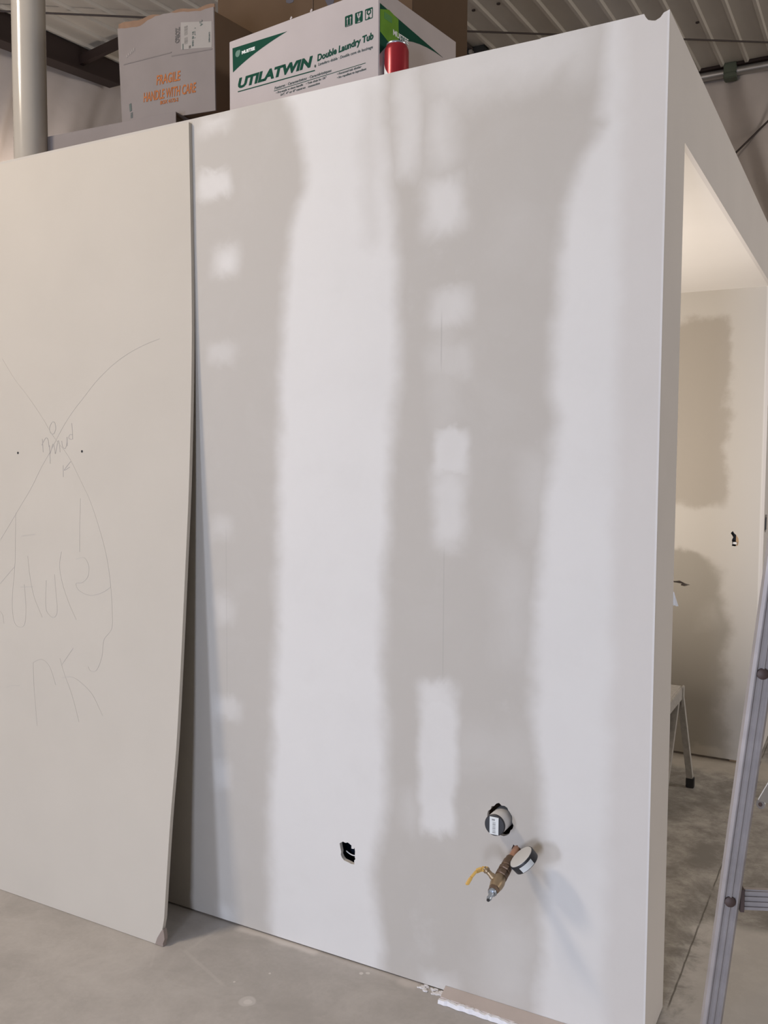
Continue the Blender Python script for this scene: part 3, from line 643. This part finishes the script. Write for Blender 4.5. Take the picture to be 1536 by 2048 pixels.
# flat carton under the battered box
t = empty('flat_carton', (-1.75, .05, ZT), 'low white carton lying flat under the battered orange print box', 'carton')
def Lx(o, yaw, *p): return Vector(o) + Matrix.Rotation(yaw, 3, 'Z') @ Vector(p)
o_ = (-1.599, .176, ZT); yw = .06
bm = bmesh.new()
def quadbox(bm, o, yaw, x0, x1, y0, y1, z0, z1): hexa(bm, [Lx(o, yaw, *p) for p in ((x0, y0, z0), (x1, y0, z0), (x1, y1, z0), (x0, y1, z0), (x0, y0, z1), (x1, y0, z1), (x1, y1, z1), (x0, y1, z1))])
hf = .130
quadbox(bm, o_, yw, -.588, 0, 0, .003, 0, hf); quadbox(bm, o_, yw, -.588, 0, .003, .30, hf - .003, hf); quadbox(bm, o_, yw, -.588, 0, .003, .30, 0, .003); quadbox(bm, o_, yw, -.588, -.585, .003, .30, .003, hf - .003); quadbox(bm, o_, yw, -.588, 0, .297, .30, .003, hf - .003)
link('shell', loc(bm, t), m_carton2, t)
bm = bmesh.new(); quadbox(bm, o_, yw, -.02, -.018, .003, .297, .003, hf - .003); link('end_shade_panel', loc(bm, t), m_flapdark, t, label='dark panel standing in for shade in the open end')  # dark sheet set in the end in place of the shade there

# battered white box
WO, WY = Vector((-1.988, .254, 2.589)), -.1
W = empty('shipping_box', WO, 'battered white shipping box with orange fragile print, torn brown top', 'box', WY)
TL, TR, BR, BL = (.0613, .3142), (.489, .2578 + .004), (.4942, -.045), (.0782, -.005)
W.scale = (1.084,) * 3
dp = .20
def wf(u, v): return (u, 0, v)
bm = bmesh.new(); n = 24; rnd = random.Random(3)
topz = lambda k: (TL[0] + (TR[0] - TL[0]) * k, TL[1] + (TR[1] - TL[1]) * k - (.014 if k < .33 else .006) - .006 * math.sin(k * 9) + rnd.uniform(-.002, .002))
tp = [topz(k / n) for k in range(n + 1)]
outl = [BL, BR] + tp[::-1]
link('front_panel', slab(outl, [], lambda u, v, t_: (u, t_, v), .004), m_carton2, W)
bm = bmesh.new()
tt = [(TL[0] + (TR[0] - TL[0]) * k / n, TL[1] + (TR[1] - TL[1]) * k / n + .004 * math.sin(k * .9) + (.004 if 3 < k < 20 else 0)) for k in range(n + 1)]
link('torn_edge', slab([(a, b_ - .012) for a, b_ in tp] + tt[::-1], [], lambda u, v, t_: (u, .0042 + t_, v), .003), m_kraft2, W, label='torn brown cardboard along the top')
bm = bmesh.new()
hexa(bm, [(BL[0], .004, BL[1]), (BL[0] + .004, .004, BL[1]), (BL[0] + .004, dp, BL[1]), (BL[0], dp, BL[1]), (TL[0], .004, TL[1] - .02), (TL[0] + .004, .004, TL[1] - .02), (TL[0] + .004, dp, TL[1] - .02), (TL[0], dp, TL[1] - .02)])
hexa(bm, [(BR[0] - .004, .004, BR[1]), (BR[0], .004, BR[1]), (BR[0], dp, BR[1]), (BR[0] - .004, dp, BR[1]), (TR[0] - .004, .004, TR[1] - .02), (TR[0], .004, TR[1] - .02), (TR[0], dp, TR[1] - .02), (TR[0] - .004, dp, TR[1] - .02)])
hexa(bm, [(BL[0], dp, BL[1]), (BR[0], dp, BR[1]), (BR[0], dp + .004, BR[1]), (BL[0], dp + .004, BL[1]), (TL[0], dp, TL[1] - .05), (TR[0], dp, TR[1] - .05), (TR[0], dp + .004, TR[1] - .05), (TL[0], dp + .004, TL[1] - .05)])
hexa(bm, [(BL[0], 0.004, BL[1]), (BR[0], .004, BR[1]), (BR[0], dp, BR[1]), (BL[0], dp, BL[1]), (BL[0], .004, BL[1] + .004), (BR[0], .004, BR[1] + .004), (BR[0], dp, BR[1] + .004), (BL[0], dp, BL[1] + .004)])
link('body', bm, m_kraft, W)
bm = bmesh.new(); v = [bm.verts.new(q) for q in ((.072, .002, .17), (.045, .06, .135), (.035, .10, .03), (.076, .002, .03))]; bm.faces.new(v)
r_ = bmesh.ops.extrude_face_region(bm, geom=bm.faces[:])
for g in r_['geom']:
    if isinstance(g, bmesh.types.BMVert): g.co.y += .004
link('side_flap', bm, m_flapdark, W, label='dark grey flap at the left side')
def wtext(txt, size, u, v, rot, mat, name, width=None, bold=0., parent=None, off=.0008):
    return link(name, text_bm(txt, size, face_m(u, v, off, rot), bold, 0, .0003, width), mat, parent or W)
rt = math.atan2(.0445 - .0637, .4138 - .1828)
fb = bmesh.new()
merge(fb, text_bm('FRAGILE', .040, face_m(.242, .0835, .0008, rt), .0006, 0, .0003, .105))
merge(fb, text_bm('HANDLE WITH CARE', .040, face_m(.182, .0445, .0008, rt), .0006, 0, .0003, .232))
link('fragile_print', fb, m_orange, W, label='orange words FRAGILE HANDLE WITH CARE')
link('small_print', text_bm('BOX 4172-2', .015, face_m(.258, .0215, .0008, rt), .0004, 0, .0003, .080), m_orange, W)
link('corner_number', text_bm('1', .032, face_m(.116, .030, .0008, .1), .0008, 0, .0003, .010), m_greytext, W)
bm = bmesh.new()
for k in range(5): box(bm, (.120, -.001, .008 + .0036 * k), (.130, -.0002, .0098 + .0036 * k))
link('corner_bars', bm, m_greytext, W)
# shop name turned on its side and the shipping label
zm = Matrix.Translation((.330, -.0008, .233)) @ Matrix.Rotation(math.radians(90), 4, 'X') @ Matrix.Rotation(math.radians(-93), 4, 'Z')
link('shop_name', text_bm('ZORO', .024, zm, .0012, 0, .0003, .046), m_blackp, W)
lq = [(.3519, .1639), (.4817, .1385), (.4825, .2130), (.3519, .2435)]
SL = link('shipping_label', slab(lq, [], lambda u, v, t_: (u, -.0007 + t_, v), .0005), simple('label_paper', (.25, .235, .22), .7), W)
bm = bmesh.new(); rnd = random.Random(8)
for k in range(16):
    zz = .178 + k * .0033
    if 6 <= k <= 7: continue
    box(bm, (.367, -.0012, zz - .003), (.381, -.0008, zz - .003 + rnd.choice((.0014, .0024))))
link('label_bars', bm, simple('faded_bars', (.14, .13, .12), .6), SL)
RX, RZ = Matrix.Rotation(math.radians(90), 4, 'X'), lambda a_: Matrix.Rotation(math.radians(a_), 4, 'Z')
link('label_dot', bx((.386, -.0012, .158), (.394, -.0008, .166), .0004), m_blackp, SL)
link('label_block', bx((.3585, -.0012, .162), (.363, -.0008, .178)), m_greytext, SL)
for tx_, sz_, px_, pz_, an_, bo_, wd_ in (('B1 4E 1868', .010, .401, .203, -92, .0004, .042), ('24', .016, .432, .226, -80, .0002, .016), ('COMPONENT', .008, .470, .185, -92, .0002, .030), ('1 of 1', .006, .411, .212, -92, .0001, .03)):
    link('label_print', text_bm(tx_, sz_, Matrix.Translation((px_, -.0009, pz_)) @ RX @ RZ(an_), bo_, 0, .0003, wd_), m_greytext, SL)
bm = bmesh.new()
for q in range(5): box(bm, (.105 + q * .008, -.0010, .199 + q * .0028), (.110 + q * .008, -.0004, .206 + q * .0035))
link('ink_smudge', bm, simple('smudge_ink', (.24, .22, .21), .7), W)
bm = bmesh.new(); bar(bm, (.090, -.0006, .181), (.31, -.0006, .166), (0, 0, 1), .0016, .0004); bar(bm, (.31, -.0006, .155), (.483, -.0006, .134), (0, 0, 1), .0018, .0004)
link('tape_crease', bm, simple('creased_paper', (.155, .137, .13), .8), W)

# tall brown box behind
K_ = empty('cardboard_box', (-1.1, .6, ZT), 'tall plain brown cardboard box standing behind the two white boxes', 'box')
bm = bx((-1.735, .56, ZT), (-.93, 1.0, 3.40), .003)
link('body', loc(bm, K_), m_kraft, K_)
link('seam', loc(bx((-1.3195, .5575, 2.6), (-1.3165, .561, 3.38)), K_), simple('kraft_seam', (.09, .055, .035), .8), K_)
bm = bmesh.new()
v1 = [(-1.43, 3.022), (-1.415, 3.016), (-1.40, 3.017), (-1.385, 3.06), (-1.43, 3.06)]
v2 = [(-1.29, 3.03), (-1.27, 2.997), (-1.255, 2.968), (-1.235, 2.975), (-1.228, 3.0), (-1.24, 3.06), (-1.29, 3.06)]
for vv in (v1, v2): link('printed_mark', loc(slab(vv, [], lambda u, v, t_: (u, .5592 + t_, v), .001), K_), m_purp, K_, label='dark blue printed mark')

# laundry tub box
LO, LY = Vector((-.767, .04, 2.690)), -.12337
ht = (2.690 - ZT) / .9644
L = empty('laundry_tub_box', Vector((LO.x, LO.y, ZT)), 'white laundry tub box with dark green lettering and corner triangles', 'box', LY)
L.scale = (.9644,) * 3
wL, dL = .5844, .41
bm = bmesh.new(); box(bm, (-wL, 0, 0), (0, dL, ht), .002); link('carton', bm, m_carton, L)
def lm(u, v, off=.0007, rot=0.): return face_m(u, v + ht, off, rot)
ru = math.atan2(-.171 + .1602, .5461 - .2332)
link('product_name', text_bm('UTILATWIN', .040, lm(-.5455, -.1505, .0007, -.02), .0019, .22, .0003, .305), m_greenink, L, label='heavy dark green letters UTILATWIN')
link('registered_mark', text_bm('®', .010, lm(-.2335, -.163), .0002, 0, .0003, .006), m_greenink, L)
link('product_kind', text_bm('Double Laundry Tub', .026, lm(-.2225, -.1475, .0007, .055), .0008, .15, .0003, .204), m_greenink, L)
link('product_kind_translated', text_bm('Lavadero doble · Double cuve de lessivage', .0115, lm(-.219, -.1615, .0007, .0), .0001, .15, .0003, .198), m_greytext, L)
bm = bmesh.new(); bar(bm, (-.5465, -.0006, ht - .1615), (-.232, -.0006, ht - .1715), (0, 0, 1), .0014, .0003); link('underline', bm, m_greenink, L); bm = bmesh.new(); bar(bm, (-.394, -.0006, ht - .1935), (-.046, -.0006, ht - .1955), (0, 0, 1), .0007, .0003)
link('ruled_line', bm, m_greenink, L)
bm = bmesh.new()
for tx, s_, u, v_2, wd in (('Features · Características · Caractéristiques', .0105, -.3915, -.1895, .222), ('• Pre-angle w rinse handle', .0085, -.3856, -.2040, .108), ('24", 4" or 8" centres', .0085, -.368, -.2140, .100), ('• Twin drain for 1½"', .0085, -.266, -.2045, .078), ('connection', .0085, -.258, -.2145, .045), ('• Recessed tub divider', .0085, -.1487, -.2045, .088), ('• Ice repellent to ingredient', .0085, -.1487, -.2145, .105)):
    link('feature_line', text_bm(tx, s_, lm(u, v_2), .00015, .15, .0003, wd), m_greytext, L)
def arc(a, b_, bulge, n=10):
    out = []
    for k in range(n + 1):
        t_ = k / n; out.append((a[0] + (b_[0] - a[0]) * t_ + bulge[0] * 4 * t_ * (1 - t_), a[1] + (b_[1] - a[1]) * t_ + bulge[1] * 4 * t_ * (1 - t_)))
    return out
tri = [(-.5691, -.0237), (-.5675, -.0973)] + arc((-.5675, -.0973), (-.3406, -.032), (-.012, .004))[1:]
link('corner_triangle', slab(tri, [], lambda u, v, t_: (u, -.0007 + t_, v + ht), .0005), m_greenink, L)
link('maker_name', text_bm('MUSTEE', .013, lm(-.528, -.052, .0011), .0006, 0, .0002, .056), m_label, L)
bm = bmesh.new(); lathe(bm, (-.546, -.0008, ht - .046), (0, -1, 0), [(0, .010), (.0004, .010)], 24); lathe(bm, (-.540, -.0011, ht - .042), (0, -1, 0), [(0, .006), (.0003, .006)], 24)
link('maker_emblem', bm, simple('faint_emblem', (.07, .17, .13), .6), L)
# handling pictograms
def icon(u, v, kind):
    s_ = .030; bm = bmesh.new()
    holes = []
    def R(x0, z0, x1, z1): return [(u + x0 * s_, v + z0 * s_), (u + x1 * s_, v + z0 * s_), (u + x1 * s_, v + z1 * s_), (u + x0 * s_, v + z1 * s_)]
    out = [(u + .002, v), (u + s_ * .9 - .002, v), (u + s_ * .9, v + .002), (u + s_ * .9, v + s_ - .002), (u + s_ * .9 - .002, v + s_), (u + .002, v + s_), (u, v + s_ - .002), (u, v + .002)]
    if kind == 0:
        for c_ in (.27, .63):
            holes.append([(u + (c_ - .05) * s_, v + .16 * s_), (u + (c_ + .05) * s_, v + .16 * s_), (u + (c_ + .05) * s_, v + .66 * s_), (u + (c_ + .13) * s_, v + .66 * s_), (u + c_ * s_, v + .88 * s_), (u + (c_ - .13) * s_, v + .66 * s_), (u + (c_ - .05) * s_, v + .66 * s_)])
        holes.append(R(.12, .06, .78, .11))
    elif kind == 1:
        holes.append([(u + a * s_, v + b_ * s_) for a, b_ in ((.2, .9), (.3, .52), (.42, .44), (.42, .18), (.26, .12), (.26, .07), (.64, .07), (.64, .12), (.48, .18), (.48, .44), (.6, .52), (.7, .9), (.5, .9), (.44, .75), (.5, .66), (.4, .58), (.42, .7), (.36, .78), (.42, .9))])
    else:
        holes.append([(u + a * s_, v + b_ * s_) for a, b_ in ((.08, .08), (.3, .08), (.36, .2), (.42, .2), (.42, .42), (.3, .45), (.2, .56), (.2, .74), (.28, .86), (.08, .86))])
        holes.append([(u + a * s_, v + b_ * s_) for a, b_ in ((.82, .08), (.6, .08), (.54, .2), (.48, .2), (.48, .42), (.6, .45), (.7, .56), (.7, .74), (.62, .86), (.82, .86))])
        holes.append([(u + (.45 + .14 * math.cos(a * math.pi / 6)) * s_, v + (.66 + .14 * math.sin(a * math.pi / 6)) * s_) for a in range(12)])
    return slab(out, holes, lambda a, b_, t_: (a, -.0007 + t_, b_ + ht), .0005)
for k, (u, v_2) in enumerate(((-.1199, -.0792), (-.0839, -.0797), (-.0486, -.0796))): link('handling_symbol', icon(u, v_2, k), m_greenink, L)
# right side face: x = 0
def smap(off): return lambda u, v, t_: (off - t_, u, v + ht)
g = [(.003, -.044)] + arc((.003, -.181), (.333, -.0755), (-.035, .030))
link('side_triangle', slab(g, [], smap(.0008), .0005), m_greenink, L)
link('lime_sticker', slab([(.004, -.060), (.004, -.120), (.088, -.150), (.095, -.142), (.092, -.055), (.045, -.046)], [], smap(.0013), .0004), m_lime, L)
link('sticker_panel', slab([(.022, -.060), (.060, -.060), (.060, -.078), (.022, -.078)], [], smap(.0016), .0003), simple('sticker_print', (.05, .20, .03), .6), L)
sm = Matrix.Translation((.0012, .066, ht - .106)) @ Matrix.Rotation(math.radians(90), 4, 'Z') @ Matrix.Rotation(math.radians(90), 4, 'X')
link('maker_name', text_bm('MUSTEE', .021, sm, .0006, 0, .0002, .078), m_label, L)
bm = bmesh.new(); rnd = random.Random(1)
for u in (-.3286, -.25):
    bm = bmesh.new(); bar(bm, (u, .001, ht), (u + .006, .001, ht + .006), (1, 0, 0), .003, .0005); link('torn_fibre', bm, m_carton, L)

# soda can
Cn = empty('soda_can', (-.729, .07, ZT), 'red drink can standing on the wall top beside the laundry tub box', 'can')
bm = bmesh.new(); lathe(bm, (0, 0, 0), (0, 0, 1), [(0, .024), (.004, .026), (.012, .0325), (.018, .033), (.098, .033), (.104, .0318), (.112, .0285), (.1145, .0272)], 48); cb = link('body', bm, m_red, Cn, True)
bm = bmesh.new(); lathe(bm, (0, 0, .1143), (0, 0, 1), [(0, .0272), (.0022, .0280), (.0045, .0275), (.0045, .0262), (.002, .0250), (.001, .024)], 48, False); link('rim', bm, m_chrome, Cn, True)
bm = bmesh.new(); lathe(bm, (0, 0, .114), (0, 0, 1), [(0, .0255), (.001, .0255)], 48); link('lid', bm, m_chrome, Cn)
def canpatch(a0, a1, zf0, zf1, r, n=12):
    bm = bmesh.new(); rr = []
    for k in range(n + 1):
        t_ = k / n; a = math.radians(a0 + (a1 - a0) * t_)
        rr.append([bm.verts.new((math.cos(a) * q, math.sin(a) * q, z)) for q, z in ((r - .0004, zf0(t_)), (r, zf0(t_)), (r, zf1(t_)), (r - .0004, zf1(t_)))])
    for a, b_ in zip(rr, rr[1:]):
        for k in range(4): bm.faces.new((a[k], a[(k + 1) % 4], b_[(k + 1) % 4], b_[k]))
    return bm
link('white_wave', canpatch(-150, -95, lambda t_: .020, lambda t_: .066 - .04 * t_, .03335), m_label, Cn)

# ------------------------------------------------------------------ step ladder at the right edge
wv, dvv = Vector((.94, .34, 0)), Vector((.34, -.94, 0)); P2 = Vector((.291, -.9, .858)); dr = Vector((.0355, -.05, .3185)) / .3185
base = P2 - dr * .858
Ld = empty('step_ladder', base, 'large aluminium step ladder with brown rivets at the right edge', 'ladder')
def rail(p, d, ww, nn, wd=.0255):
    """c-channel: face with two raised ridges, plus returned flanges"""
    bm = bmesh.new(); q = p + d * 1.75
    prof = [(-.5, .012), (-.5, 0), (-.36, -.003), (-.30, -.003), (-.22, 0), (-.08, 0), (-.02, -.0025), (.04, -.0025), (.10, 0), (.24, 0), (.30, -.003), (.38, -.003), (.5, 0), (.5, .012), (.44, .012), (.44, .004), (-.44, .004), (-.44, .012)]
    rows = [[bm.verts.new(c_ + ww * (a * wd) - nn * b_) for a, b_ in prof] for c_ in (p, q)]
    n_ = len(prof)
    for k in range(n_): bm.faces.new((rows[0][k], rows[0][(k + 1) % n_], rows[1][(k + 1) % n_], rows[1][k]))
    bm.faces.new(rows[0][::-1]); bm.faces.new(rows[1])
    return bm
def fplus(bm, o): return loc(bm, o)
RR = link('rear_rail', fplus(rail(base, dr, wv, dvv), Ld), m_alu, Ld)
base2 = base + wv * .62; dr2 = Vector((-.10 * .94 + .02, -.157 - .03, 1)); 
link('rear_rail', fplus(rail(base2, dr2, wv, dvv), Ld), m_alu, Ld)
fb_ = base + dvv * .62 + wv * .02; topc = base + dr * 1.75
dfr = (topc + dvv * .10 - fb_) / 1.75
link('front_rail', fplus(rail(fb_, dfr, wv, -dvv, .05), Ld), m_alu, Ld)
fb2 = base2 + dvv * .62 - wv * .02; dfr2 = (base2 + dr2 * 1.75 + dvv * .10 - fb2) / 1.75
link('front_rail', fplus(rail(fb2, dfr2, wv, -dvv, .05), Ld), m_alu, Ld)
for zz in (.54, .858, 1.1765, 1.49):
    bm = bmesh.new(); lathe(bm, base + dr * zz + dvv * .0005, dvv, [(0, .0072), (.003, .0070), (.0048, .004)], 20); link('rivet', fplus(bm, Ld), m_rivet, RR, True)
    a = base + dr * zz + wv * .0185 - dvv * .010; b_ = base2 + dr2 * zz - wv * .022 - dvv * .012
    bm = bmesh.new()
    for off, hh, tt_ in ((0, .014, .003), (.010, .002, .005), (.003, .002, .005), (-.004, .002, .005), (-.011, .002, .005)):
        bar(bm, a + Vector((0, 0, off)), b_ + Vector((0, 0, off)), (0, 0, 1), hh, tt_)
    RB = link('rear_brace', fplus(bm, Ld), m_alu, Ld)
    bm = bmesh.new(); bar(bm, a + Vector((0, 0, -.015)) - wv * .002 - dvv * .004, a + Vector((0, 0, .015)) - wv * .002 - dvv * .004, wv, .0025, .012); link('gap_shade', fplus(bm, Ld), m_rivet, RB)  # last bar is a dark strip drawn in for the shaded gap beside the rail
for zz in (.35, .66, .97, 1.28, 1.57):
    a = fb_ + dfr * zz; b_ = fb2 + dfr2 * zz
    bm = bmesh.new(); bar(bm, a, b_, dvv, .038, .012); link('tread', fplus(bm, Ld), m_alu, Ld)
bm = bmesh.new(); a = base + dr * 1.75; b_ = base2 + dr2 * 1.75; bar(bm, a + dvv * .05 + wv * .045, b_ + dvv * .05 + wv * .03, dvv, .07, .025); link('top_cap', fplus(bm, Ld), simple('black_plastic_cap', (.03, .03, .035), .5), Ld)
# spreader with punched hole
sp0 = Vector((.3165, -.865, .985)); sp1 = Vector((.345, -.94, 1.085))
sp0 = Vector((.3175, -.875, .975)); sp1 = Vector((.40, -.98, 1.17))
bm = bmesh.new(); bar(bm, sp0 + (sp1 - sp0) * .10, sp1, (.9, .3, -.3), .0058, .0015); lathe(bm, sp0 + (sp1 - sp0) * .07, (-.3, -.95, 0), [(-.0012, .0062), (.0012, .0062)], 20)
SPR = link('spreader', fplus(bm, Ld), m_shiny, Ld, label='bright steel spreader bar')
bm = bmesh.new(); lathe(bm, sp0 + (sp1 - sp0) * .07, (-.3, -.95, 0), [(.0013, .0026), (.0022, .0026)], 14); link('spreader_pin', fplus(bm, Ld), m_rivet, SPR)
bm = bmesh.new(); q0 = base + dr * 1.235
lathe(bm, q0, dr, [(0, .0175), (.012, .0175)], 12); 
for v in bm.verts: pass
bmesh.ops.transform(bm, matrix=Matrix.Identity(4), verts=bm.verts); bm.free()
for bb in (base, base2, fb_, fb2):
    bm = bmesh.new(); box(bm, bb + Vector((-.022, -.022, .0)), bb + Vector((.022, .022, .03)), .003); link('foot', fplus(bm, Ld), m_rubber, Ld)

# ------------------------------------------------------------------ work platform inside the room
Wp = empty('work_platform', (-.7, 1.7, 0), 'small spattered aluminium work platform with black feet inside the room', 'platform')
bm = bmesh.new(); box(bm, (-1.25, 1.46, .425), (-.262, 1.86, .450), .004); link('deck', loc(bm, Wp), m_aluspat, Wp)
bm = bmesh.new()
for yy in (1.46, 1.845): box(bm, (-1.25, yy, .395), (-.262, yy + .014, .425))
link('deck_rail', loc(bm, Wp), m_aluspat, Wp)
bm = bmesh.new(); box(bm, (-.270, 1.46, .395), (-.256, 1.85, .448), .003); link('end_rail', loc(bm, Wp), m_aluspat, Wp)
def leg(p, q, wvv, hw, ht_):
    bm = bmesh.new(); bar(bm, p, q, wvv, hw, ht_)
    global LG
    LG = link('leg', loc(bm, Wp), m_aluspat, Wp); return LG
def ft(q):
    bm = bmesh.new(); box(bm, (q[0] - .017, q[1] - .015, 0), (q[0] + .017, q[1] + .015, .045), .003); link('rubber_foot', loc(bm, Wp), m_rubber, LG)
for sx, x0_, x1_ in ((1, -.262, -.222), (-1, -1.25, -1.29)):
    leg((x0_ - sx * .004, 1.845, .42), (x1_, 1.885, .03), (1, 0, 0), .013, .012); ft((x1_, 1.885))
    leg((x0_ - sx * .012, 1.80, .44), (x1_ - sx * .05, 1.52, .03), (1, 0, 0), .017, .012); ft((x1_ - sx * .05, 1.52))
    bm = bmesh.new(); bar(bm, (x0_ - sx * .03, 1.79, .36), (x1_ - sx * .04, 1.60, .12), (1, 0, 0), .004, .006); link('leg_stay', loc(bm, Wp), m_galv, Wp)
    bm = bmesh.new(); box(bm, (min(x0_, x0_ + sx * .01), 1.83, .36), (max(x0_, x0_ + sx * .01), 1.868, .452), .003); link('corner_bracket', loc(bm, Wp), m_aluspat, Wp)
